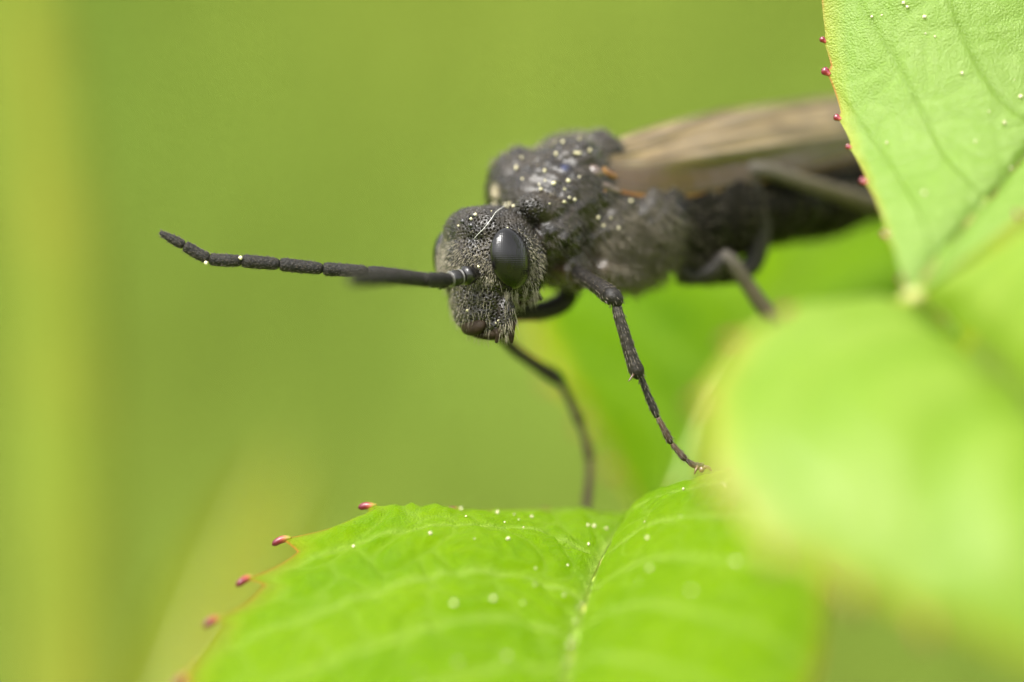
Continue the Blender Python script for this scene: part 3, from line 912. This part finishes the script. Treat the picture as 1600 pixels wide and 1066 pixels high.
# antennae: scape, pedicel and seven flagellum segments each
def antenna(base, ped, joints):
    """base, ped: (px,py,y,r); joints: (px,py,y,r) at the segment ends"""
    root = thing('antenna')
    root.parent = fly
    sc = np.array([PR(*base), PR(*ped)])
    d = sc[1, :3] - sc[0, :3]
    L = np.linalg.norm(d)
    d /= L
    r = base[3]
    tube('scape', [np.append(sc[0, :3] - d * 0.05, r * .6), np.append(sc[0, :3] + d * L * .2, r * 1.05), np.append(sc[0, :3] + d * L * .38, r * 1.1), np.append(sc[0, :3] + d * L * .48, r * .75)], M['black'], root, n=16, seg=18)
    tube('pedicel', [np.append(sc[0, :3] + d * L * .50, r * .62), np.append(sc[0, :3] + d * L * .62, r * .86), np.append(sc[0, :3] + d * L * .85, r * .92), np.append(sc[1, :3], r * .7)], M['black'], root, n=16, seg=18)
    for q in (0.56, 0.95):
        tube('joint_ring', [np.append(sc[0, :3] + d * L * (q - .035), r * .8), np.append(sc[0, :3] + d * L * q, r * .94), np.append(sc[0, :3] + d * L * (q + .035), r * .8)], M['ring'], root, n=8, seg=18)
    J = [np.array(PR(*j)) for j in joints]
    C = spline(J, 200)
    di = np.concatenate([[0], np.cumsum(np.linalg.norm(np.diff(C[:, :3], axis=0), axis=1))])
    cut = [di[int(np.argmin(np.linalg.norm(C[:, :3] - j[:3], axis=1)))] for j in J]
    last = len(J) - 2
    hv, hn = [], []
    for a in range(len(J) - 1):
        q = np.linspace(cut[a] + 0.012, cut[a + 1] - 0.006, 14)
        f = np.linspace(0, 1, 14)
        X = np.stack([np.interp(q, di, C[:, k]) for k in range(3)], 1)
        R = np.interp(q, di, C[:, 3]) * (0.90 + 0.12 * f)
        R[0] *= 0.72
        R[1] *= 0.95
        R[-1] *= 0.80
        if a == last:
            R *= np.interp(f, [0, .5, .9, 1], [1, 1, .7, .35])
        R = R * (1 + 0.015 * rng.standard_normal(14))
        V, F, fr = tube_geo(X, R, 18)
        o = mesh_obj('antenna_segment', V, F, M['ant'], root)
        V = np.array(V)
        for _ in range(170):
            i = rng.integers(0, 13)
            k = rng.integers(0, 18)
            w1, w2 = rng.random(2)
            i2, k2 = i + 1, (k + 1) % 18
            P = (V[i * 18 + k] * (1 - w1) + V[i2 * 18 + k] * w1) * (1 - w2) + (V[i * 18 + k2] * (1 - w1) + V[i2 * 18 + k2] * w1) * w2
            c = X[i] * (1 - w1) + X[i2] * w1
            n_ = (P - c) / (np.linalg.norm(P - c) + 1e-9)
            tg = X[i2] - X[i]
            tg /= np.linalg.norm(tg)
            hv.append(P)
            hn.append(n_ * 0.6 + tg * 0.8)
    hair_mesh('antenna_hair', np.array(hv), np.array(hn), 0.045, 0.0032, M['hairb'], root)


def hair_mesh(name, P, D, length, r, mat, parent, bend=None, var=0.35):
    """many tapered three-sided hairs in one mesh"""
    n = len(P)
    D = D / (np.linalg.norm(D, axis=1)[:, None] + 1e-9)
    Ls = (length * (1 + var * (rng.random(n) * 2 - 1)))[:, None]
    ref = np.where(np.abs(D[:, 2:3]) < 0.9, np.array([[0, 0, 1.0]]), np.array([[1.0, 0, 0]]))
    a = np.cross(D, ref)
    a /= np.linalg.norm(a, axis=1)[:, None] + 1e-9
    b = np.cross(D, a)
    if bend is None:
        bend = rng.standard_normal((n, 3)) * 0.12
    mid = P + D * Ls * 0.5 + bend * Ls * 0.15
    tip = P + D * Ls * 0.95 + bend * Ls * 0.6
    P0 = P - D * 0.01
    cols = []
    for k in range(3):
        th = 2 * math.pi * k / 3
        e = a * math.cos(th) + b * math.sin(th)
        cols.append((P0 + e * r, mid + e * r * 0.8))
    V = np.stack([cols[0][0], cols[1][0], cols[2][0], cols[0][1], cols[1][1], cols[2][1], tip], 1).reshape(-1, 3)
    base = np.arange(n) * 7
    quads = np.concatenate([np.stack([base + k, base + (k + 1) % 3, base + 3 + (k + 1) % 3, base + 3 + k], 1) for k in range(3)])
    tris = np.concatenate([np.stack([base + 3 + k, base + 3 + (k + 1) % 3, base + 6], 1) for k in range(3)])
    o = mesh_obj(name, V, quads.tolist() + tris.tolist(), mat, parent)
    o['kind'] = 'stuff'
    return o


antenna((741, 428, -0.03, .14), (702, 437, -0.30, .10),
        [(702, 437, -0.30, .115), (660, 437, -1.15, .110), (628, 434, -1.9, .112), (602, 434, -2.4, .118), (582, 435, -2.9, .118), (566, 436, -3.3, .113), (555, 436, -3.6, .10), (548, 436, -3.9, .08)])
antenna((696, 440, 0.62, .125), (672, 438, 0.55, .10),
        [(672, 438, 0.55, .105), (575, 425, 0.30, .105), (505, 420, 0.18, .108), (437, 413, 0.08, .108), (379, 408, 0.0, .104), (327, 404, -0.05, .098), (288, 384, -0.08, .088), (249, 363, -0.1, .06)])

# wings
def shallow(r):
    return [(a, b, 1.35 + (c - 1.35) * 0.78) for a, b, c in r]


def wing(name, rows, mat, parent, ncol=90, nrow=40, vein_rows=(), costal=-1.0):
    """rows: list of curves (root to tip) across the wing, each a list of (px,py,y)"""
    R = [spline(pts(*shallow(r)), ncol) for r in rows]
    G = np.stack(R, 1)
    out = np.stack([spline(G[i], nrow) for i in range(ncol)], 0)
    k = np.linspace(0, 1, nrow)
    s = np.linspace(0, 1, ncol)
    vein = np.zeros((ncol, nrow))
    for (a, b, c, wd) in vein_rows:
        line = a + (b - a) * s + c * s * (1 - s) * 4
        vein = np.maximum(vein, np.exp(-((k[None, :] - line[:, None]) / wd) ** 2))
    nr = np.cross(np.gradient(out, axis=0), np.gradient(out, axis=1))
    nr /= np.linalg.norm(nr, axis=2)[:, :, None] + 1e-9
    out = out + nr * (0.05 * vein + 0.03 * np.sin(k * 26)[None, :] * np.sin(s * 5)[:, None])[:, :, None]
    F = [(i * nrow + j, i * nrow + j + 1, (i + 1) * nrow + j + 1, (i + 1) * nrow + j) for i in range(ncol - 1) for j in range(nrow - 1)]
    o = mesh_obj(name, out.reshape(-1, 3), F, mat, parent)
    fattr(o.data, 'vein', vein.ravel())
    fattr(o.data, 'costal', np.repeat(smooth01((costal - k) / 0.06)[None, :], ncol, 0).ravel())
    return o, out


ridge = [(930, 270, 1.45), (1000, 270, 1.75), (1080, 257, 2.3), (1180, 240, 3.4), (1280, 226, 4.7), (1360, 214, 5.9), (1480, 210, 7.6)]
cost = [(926, 286, 1.30), (985, 303, 1.60), (1060, 306, 2.1), (1150, 291, 3.05), (1250, 267, 4.3), (1340, 242, 5.6), (1480, 216, 7.5)]
upper = [(946, 236, 2.1), (1000, 226, 2.7), (1090, 207, 3.5), (1200, 188, 4.6), (1300, 178, 5.7), (1400, 172, 7.0), (1490, 196, 8.2)]
inner = [(944, 226, 2.6), (1000, 205, 3.3), (1100, 182, 4.3), (1200, 167, 5.3), (1310, 155, 6.5), (1420, 156, 7.8), (1495, 188, 8.6)]
fw, _ = wing('forewing', [cost, ridge, upper, inner], M['wing'], fly, costal=0.30,
             vein_rows=[(0.02, 0.02, 0, 0.02), (0.30, 0.26, 0, 0.030), (0.38, 0.60, 0.02, 0.030), (0.48, 0.80, 0.14, 0.035), (0.60, 1.0, 0.16, 0.030), (0.75, 1.25, 0.1, 0.03), (0.33, 0.42, 0.03, 0.016)])
tube('wing_vein', [np.append(W(*q), .045 if i < 3 else .035) for i, q in enumerate(shallow(cost))], M['amber'], fly, n=50, seg=8)
hind = [(934, 292, 1.40), (990, 312, 1.75), (1060, 319, 2.3), (1150, 306, 3.2), (1250, 284, 4.5), (1340, 262, 5.8), (1460, 235, 7.3)]
hin2 = [(936, 280, 1.7), (990, 290, 2.1), (1060, 296, 2.7), (1150, 280, 3.6), (1250, 258, 4.9), (1340, 236, 6.2), (1460, 222, 7.6)]
wing('hindwing', [hind, hin2], M['wing2'], fly, nrow=12, vein_rows=[(0.05, 0.05, 0, 0.06), (0.6, 0.5, 0, 0.05)])
far_out = [tuple((q[0] + 34 + 0.02 * i, q[1] + 4, q[2] + 1.35)) for i, q in enumerate(inner)]
far_mid = [tuple((q[0] + 6, q[1] - 3, q[2] + 0.55)) for i, q in enumerate(inner)]
wing('forewing', [far_mid, far_out, [tuple((q[0] + 70, q[1] + 40, q[2] + 2.0)) for q in inner]], M['wing'], fly, nrow=16,
     vein_rows=[(0.4, 0.5, 0, 0.03), (0.8, 0.8, 0, 0.03)])
# wing roots
for (a, b, c, r0, mt) in [((936, 252, 1.50), (938, 266, 1.35), (962, 277, 1.5), .09, 'amber'), ((918, 266, 1.35), (928, 270, 1.22), (940, 276, 1.3), .12, 'pinkish'),
                          ((916, 284, 1.25), (936, 290, 1.2), (968, 300, 1.4), .085, 'pinkish'), ((924, 296, 1.2), (932, 302, 1.15), (946, 298, 1.2), .075, 'amber')]:
    tube('wing_root', [PR(*a, r0 * .6), PR(*b, r0), PR(*c, r0 * .5)], M[mt], fly, n=16, wob=0.05)

# legs
LEG_HAIR = []


def leg(segs, spurs=(), claws=None, hairm='hairb'):
    root = thing('leg')
    root.parent = fly
    objs = []
    for (nm, P_, mt, n) in segs:
        o = tube(nm, [PR(*q) for q in P_], M[mt], root, n=n, seg=14, wob=0.012)
        objs.append(o)
        V = np.array([v.co for v in o.data.vertices])[:-2].reshape(n, 14, 3)
        cs = V.mean(1)
        L = np.linalg.norm(np.diff(cs, axis=0), axis=1).sum()
        hp, hd = [], []
        for _ in range(int(150 * L)):
            i = rng.integers(0, n - 1)
            k = rng.integers(0, 14)
            w = rng.random()
            P = V[i, k] * (1 - w) + V[i + 1, k] * w
            c = cs[i] * (1 - w) + cs[i + 1] * w
            tg = cs[i + 1] - cs[i]
            tg /= np.linalg.norm(tg) + 1e-9
            hp.append(P)
            hd.append((P - c) / (np.linalg.norm(P - c) + 1e-9) * 0.45 + tg)
        LEG_HAIR.append((root, np.array(hp), np.array(hd)))
    for q in spurs:
        tube('spur', [PR(*q[0], .022), PR(*q[1], .008)], M['claw'], root, n=6, seg=8)
    if claws is not None:
        for q in claws:
            tube('claw', [PR(*z) for z in q], M['claw'], root, n=10, seg=8)
    hp = np.vstack([h[1] for h in LEG_HAIR if h[0] is root])
    hd = np.vstack([h[2] for h in LEG_HAIR if h[0] is root])
    hair_mesh('leg_hair', hp, hd, 0.065, 0.0038, M[hairm], root)
    return root


# near foreleg, in focus
leg(hairm='hairm', segs=[('femur', [(900, 424, .98, .13), (920, 438, .64, .125), (940, 451, .32, .14), (953, 461, .12, .145), (958, 464, .05, .10)], 'leg', 22),
     ('knee', [(948, 457, .12, .10), (956, 463, .02, .145), (963, 470, -.01, .12), (965, 478, 0, .07)], 'leg', 16),
     ('tibia', [(962, 470, .02, .065), (966, 490, .0, .085), (975, 520, .0, .092), (987, 560, .0, .105), (996, 582, .0, .118), (1000, 590, .02, .07)], 'tibia', 30),
     ('tarsus', [(1001, 588, .02, .05), (1010, 612, .05, .052), (1022, 640, .08, .060), (1027, 652, .08, .040)], 'leg', 18),
     ('tarsus', [(1028, 653, .08, .038), (1036, 668, .08, .046), (1046, 688, .1, .056), (1049, 693, .1, .036)], 'tarsus', 14),
     ('tarsus', [(1050, 694, .1, .036), (1060, 706, .1, .044), (1069, 716, .1, .052), (1072, 719, .1, .034)], 'tarsus', 12),
     ('tarsus', [(1073, 719, .1, .034), (1082, 726, .1, .046), (1094, 729, .1, .058), (1101, 730, .1, .04)], 'leg', 12)],
    spurs=[((990, 585, -.08), (982, 596, -.15)), ((1003, 586, 0), (1005, 600, 0))],
    claws=[[(1090, 729, .05, .03), (1087, 735, 0.0, .02), (1085, 741, 0.0, .01)], [(1100, 730, .05, .035), (1107, 731, .05, .03), (1112, 736, .05, .012)], [(1096, 731, .0, .045), (1097, 736, -.02, .045), (1098, 738, -.02, .02)]])
# far foreleg, out of focus
leg([('femur', [(880, 425, 2.1, .17), (888, 450, 2.2, .18), (882, 470, 2.2, .17), (850, 485, 2.1, .16), (805, 488, 1.9, .15), (772, 498, 2.1, .13)], 'leg', 30),
     ('tibia', [(768, 508, 2.3, .10), (800, 543, 2.7, .095), (840, 572, 3.0, .105), (868, 590, 3.2, .125), (878, 600, 3.2, .08)], 'tibia', 26),
     ('tarsus', [(878, 600, 3.2, .07), (892, 628, 3.3, .07), (905, 658, 3.3, .085), (908, 664, 3.3, .06)], 'tarsus_far', 16),
     ('tarsus', [(908, 665, 3.3, .06), (916, 692, 3.3, .07), (921, 715, 3.3, .082), (921, 720, 3.3, .05)], 'tarsus_far', 14),
     ('tarsus', [(921, 720, 3.3, .06), (921, 750, 3.25, .07), (918, 780, 3.2, .08), (916, 806, 3.1, .06)], 'tarsus_far', 14)])
# near middle leg
leg([('femur', [(1062, 425, 2.4, .2), (1085, 430, 2.45, .18), (1110, 424, 2.4, .16), (1130, 404, 2.35, .14)], 'leg', 20),
     ('tibia', [(1128, 396, 2.35, .10), (1142, 408, 2.35, .12), (1170, 448, 2.5, .125), (1196, 484, 2.6, .135), (1212, 504, 2.6, .12)], 'tibia_olive', 26),
     ('tarsus', [(1212, 503, 2.6, .07), (1232, 540, 2.9, .07), (1262, 590, 3.6, .08), (1290, 640, 4.4, .06)], 'tarsus', 18)],
    spurs=[((1208, 498, 2.5), (1222, 506, 2.5))])
# near hind leg
leg([('femur', [(1110, 430, 2.9, .16), (1145, 428, 3.0, .17), (1174, 414, 3.05, .17), (1184, 380, 3.05, .19), (1182, 330, 3.05, .19), (1174, 290, 3.0, .16), (1168, 268, 3.0, .14)], 'leg', 34),
     ('tibia', [(1162, 266, 2.95, .12), (1185, 264, 2.95, .13), (1240, 280, 3.2, .13), (1310, 302, 3.6, .14), (1370, 320, 4.0, .15), (1400, 328, 4.2, .11)], 'tibia_olive', 30),
     ('tarsus', [(1400, 328, 4.2, .08), (1440, 345, 4.6, .08), (1480, 380, 5.2, .08), (1500, 420, 5.6, .06)], 'tarsus', 18)])

# hair on the body
tri = []
poly_c = np.array([BVx[list(p)].mean(0) for p in polys])
poly_n = np.array([p.normal for p in bme.polygons])
pl = (poly_c - HC) @ np.stack([BK, LF, UP], 1)
area = np.array([p.area for p in bme.polygons])


def pick(mask, n):
    w = area * mask
    w = w / w.sum()
    i = rng.choice(len(w), n, p=w)
    j = (rng.random((n, 3)) - .5) * 0.03
    nn = poly_n[i]
    j -= nn * np.sum(j * nn, 1)[:, None]
    return poly_c[i] + j, nn, pl[i]


def outside_eye(P):
    h = np.c_[P, np.ones(len(P))]
    return (np.linalg.norm((h @ EMi.T)[:, :3], axis=1) > 1.03) & (np.linalg.norm((h @ ERi.T)[:, :3], axis=1) > 1.03)


ishead = (pl[:, 0] < 0.5)
face_low = ishead & (pl[:, 2] < -0.42)
face_up = ishead & (pl[:, 2] >= -0.42)
# short combed hair on the cheeks and brow
P, n_, q = pick(face_up & (pl[:, 2] < 0.45), 4600)
k = outside_eye(P)
P, n_, q = P[k], n_[k], q[k]
rel = P - EYEL
away = rel - LF * (rel @ LF)[:, None]
dist = np.linalg.norm(away, axis=1)
away /= dist[:, None] + 1e-9
D = n_ * 0.55 + np.array((0, 0, -0.70)) + away * 0.35 + rng.standard_normal(P.shape) * 0.12
lowf = smooth01((0.40 - q[:, 2]) / 0.6) * np.exp(-np.clip(dist - 0.45, 0, 9) ** 2 / 0.05)
keep = rng.random(len(P)) < 0.06 + 0.94 * lowf
hair_mesh('head_hair', P[keep], D[keep], 0.080, 0.0027, M['hair'], fly)
# longer beard on the clypeus and the mandible base
P, n_, q = pick(face_low, 1100)
k = outside_eye(P) & (np.abs(P[:, 0] - W(775, 500, 0.3)[0]) > 0.05)
P, n_ = P[k], n_[k]
D = n_ * 0.30 + np.array((0, 0, -1.0)) + rng.standard_normal(P.shape) * 0.10
k = P[:, 0] > W(777, 500, 0.3)[0]
hair_mesh('face_hair', P[~k], D[~k], 0.13, 0.0028, M['hair'], fly, var=0.5)
hair_mesh('beard_hair', P[k], D[k], 0.22, 0.0032, M['hair'], fly, var=0.3)
# crown fuzz
P, n_, q = pick(ishead & (pl[:, 2] > 0.45), 700)
D = n_ + rng.standard_normal(P.shape) * 0.4
hair_mesh('crown_hair', P, D, 0.06, 0.003, M['hairg'], fly)
# thorax: soft grey coat, combed backwards and down
thor = (pl[:, 0] > 0.6) & (pl[:, 0] < 4.2)
side = thor & (poly_n @ UP < 0.55) & (pl[:, 0] < 2.9)
P, n_, q = pick(side, 2600)
D = n_ * 0.45 + BK * 0.55 + np.array((0, 0, -0.55)) + rng.standard_normal(P.shape) * 0.12
hair_mesh('thorax_hair', P, D, 0.14, 0.005, M['hairg'], fly)
pleu = (thor & (poly_n[:, 1] < 0.3)) * np.exp(-((poly_c - W(995, 395, 1.2)) ** 2 / np.array((0.36, 0.8, 0.30))).sum(1)) * smooth01((poly_c[:, 0] - 1.15) / 0.5)
P, n_, q = pick(pleu, 2300)
D = n_ * 0.4 + BK * 0.55 + np.array((0, 0, -0.6)) + rng.standard_normal(P.shape) * 0.09
hair_mesh('thorax_hair', P, D, 0.26, 0.0050, M['hairm'], fly)
P, n_, q = pick(thor & (poly_n @ UP >= 0.45), 1600)
D = n_ * 0.9 + BK * 0.2 + rng.standard_normal(P.shape) * 0.35
hair_mesh('back_hair', P, D, 0.09, 0.004, M['hairm'], fly)
P, n_, q = pick((pl[:, 0] > 3.0) & (poly_n @ UP < 0.5), 1500)
D = n_ * 0.35 + BK + rng.standard_normal(P.shape) * 0.2
hair_mesh('abdomen_hair', P, D, 0.12, 0.005, M['hairb'], fly)

# ------------------------------------------------------------------ fibre and pollen
fib = []
for (px, py) in [(796, 320), (788, 327), (778, 333), (768, 345), (757, 357), (748, 367), (743, 375)]:
    P, n_ = on_body(px, py)
    if P is None:
        P, n_ = W(px, py, 0.75), np.array((0, -.4, .9))
    fib.append(P + n_ * 0.05)
fib = np.array(fib)
fo = tube('plant_fibre', np.c_[fib, np.full(len(fib), 0.0042)], M['fibre'], None, n=40, seg=8)
tag(fo, 'thin white fibre lying across the crown of the sawfly above its eye', 'fibre')

pb = bmesh.new()
bmesh.ops.create_icosphere(pb, subdivisions=2, radius=1.0)
for v in pb.verts:
    v.co *= 1 + 0.26 * math.sin(v.co.x * 7 + 1) * math.sin(v.co.y * 6) + 0.16 * math.sin(v.co.z * 9 + v.co.x * 5)
pmesh = bpy.data.meshes.new('pollen_grain')
pb.to_mesh(pmesh)
pb.free()
pmesh.polygons.foreach_set('use_smooth', [True] * len(pmesh.polygons))
pmesh.materials.append(M['pollen'])


def bvh_of(o):
    me = o.data
    return BVHTree.FromPolygons([tuple(v.co) for v in me.vertices], [tuple(p.vertices) for p in me.polygons])


def grains(spots, bvh, label, group, r=0.045):
    for sp in spots:
        o_, d_ = ray(sp[0], sp[1])
        h = bvh.ray_cast(o_, d_)
        if h[0] is None:
            continue
        n_ = h[1] if h[1].dot(d_) < 0 else -h[1]
        rr = min(0.052, sp[2] if len(sp) > 2 else r) * random.choice((.32, .42, .5, .58, .66))
        g = bpy.data.objects.new('pollen_grain', pmesh)
        g.location = h[0] + n_ * rr * 0.8
        g.scale = (rr, rr * random.uniform(.6, 1.1), rr * random.uniform(.6, 1.1))
        g.rotation_euler = (random.random() * 6, random.random() * 6, random.random() * 6)
        link(g)
        tag(g, APART.get(sp[:2], label), 'pollen grain', group)


APART = {
    (553, 855): 'lone pollen grain inside the hooked red tooth of the lower leaf',
    (672, 835): 'lone pollen grain left of the loose row on the lower leaf',
    (919, 852): 'lone pollen grain on the lower leaf just left of the midrib top',
    (709, 945): 'leftmost of three soft pollen grains in the middle of the lower leaf',
    (770, 938): 'middle one of three soft pollen grains across the lower leaf',
    (817, 943): 'rightmost of three soft pollen grains across the lower leaf',
    (1069, 765): 'pollen grain on the lower leaf, below and left of the near forefoot',
    (1131, 761): 'pollen grain on the lower leaf, below and right of the near forefoot',
    (1016, 890): 'soft round pollen grain on the upper right half of the lower leaf',
    (1080, 926): 'faint blurred pollen grain low on the right half of the lower leaf',
    (1503, 115): 'lone pollen grain in the middle of the upright leaflet',
    (1386, 224): 'lone pollen grain near the lower red droplets of the upright leaflet',
    (1444, 304): 'soft lone pollen grain low on the upright leaflet, above its base',
    (1569, 193): 'lone pollen grain near the right border, upper one of two on the upright leaflet',
    (793, 358): 'bright pollen grain on the top rim of the near eye',
    (777, 369): 'bright pollen grain on the front upper rim of the near eye',
    (748, 416): 'small pollen grain just above the near antenna base',
    (730, 485): 'pollen grain in the hair of the sawfly face below the antennae',
    (797, 318): 'large pollen grain at the upper end of the white fibre',
    (985, 315): 'lone pollen grain on the thorax just below the wing',
}
low_bvh = bvh_of(blade_low)
grains([(553, 855), (672, 835), (741, 843), (793, 844), (836, 889), (886, 884), (720, 797), (778, 803), (803, 805), (810, 813), (818, 825), (831, 809, .05), (788, 817, .03),
        (728, 808, .03), (918, 822, .055), (928, 824, .05), (947, 827, .06), (919, 852), (709, 945, .06), (770, 938, .05), (817, 943, .055), (715, 1035, .07), (657, 1050, .08), (792, 1028, .08),
        (881, 931, .04), (835, 915, .03)], low_bvh, 'pale pollen grain on the left half of the lower leaf', 'pollen on the left half of the lower leaf')
grains([(1069, 765, .045), (1131, 761, .045), (1008, 816, .035), (1012, 842, .04), (1064, 808, .025), (1016, 890, .065), (1080, 926, .075), (1000, 910, .03), (1150, 880, .06)], low_bvh,
       'pale pollen grain on the right half of the lower leaf', 'pollen on the right half of the lower leaf')
grains([(936, 880, .03), (933, 888, .03), (927, 905, .035), (921, 917, .03), (908, 943, .055), (903, 951, .04), (899, 972, .055), (893, 1000, .06), (889, 1010, .07), (884, 1037, .07)], low_bvh,
       'pale pollen grain in the midrib groove of the lower leaf', 'pollen along the midrib of the lower leaf')
up_bvh = bvh_of(leaflet_up)
grains([(1363, 26), (1378, 24), (1412, 5), (1418, 11), (1445, 27), (1446, 53), (1461, 58, .03), (1503, 115), (1594, 152), (1569, 193), (1524, 222), (1386, 224), (1444, 304, .05), (1578, 263, .05),
        (1585, 125, .025), (1545, 175, .025), (1532, 322, .06)], up_bvh, 'pale pollen grain on the upright leaflet', 'pollen on the upright leaflet')
grains([(737, 342), (743, 337), (717, 353), (768, 331), (775, 319, .05), (770, 320), (790, 319, .05), (797, 318, .055), (793, 322), (803, 323), (793, 358), (777, 369), (748, 416), (676, 378, .05), (730, 485, .04),
        (779, 501, .04), (775, 506, .04), (697, 376, .03)], body_bvh, 'cream pollen grain on the head of the sawfly', 'pollen on the head of the sawfly')
grains([(808, 263, .055), (851, 268), (852, 283, .035), (865, 287, .05), (887, 284, .05), (843, 289), (846, 296), (858, 319, .045), (880, 317), (889, 309, .045), (897, 312, .05), (817, 280, .04), (870, 242, .05), (899, 240, .05),
        (905, 240, .05), (921, 237, .05), (868, 222, .06), (836, 226, .06), (880, 224, .05), (815, 248, .05), (905, 219, .06), (985, 315, .045), (966, 356, .05), (943, 353, .04), (954, 341, .04), (934, 340, .04), (882, 296, .035), (905, 277, .04)],
       body_bvh, 'cream pollen grain on the thorax of the sawfly', 'pollen on the thorax of the sawfly')
for (px, py, yy) in [(376, 403, -0.11), (322, 411, -.12)]:
    g = bpy.data.objects.new('pollen_grain', pmesh)
    g.location = W(px, py, yy)
    g.scale = (.032,) * 3
    link(g)
    tag(g, 'cream pollen grain stuck on the far antenna of the sawfly', 'pollen grain', 'pollen on the antenna')
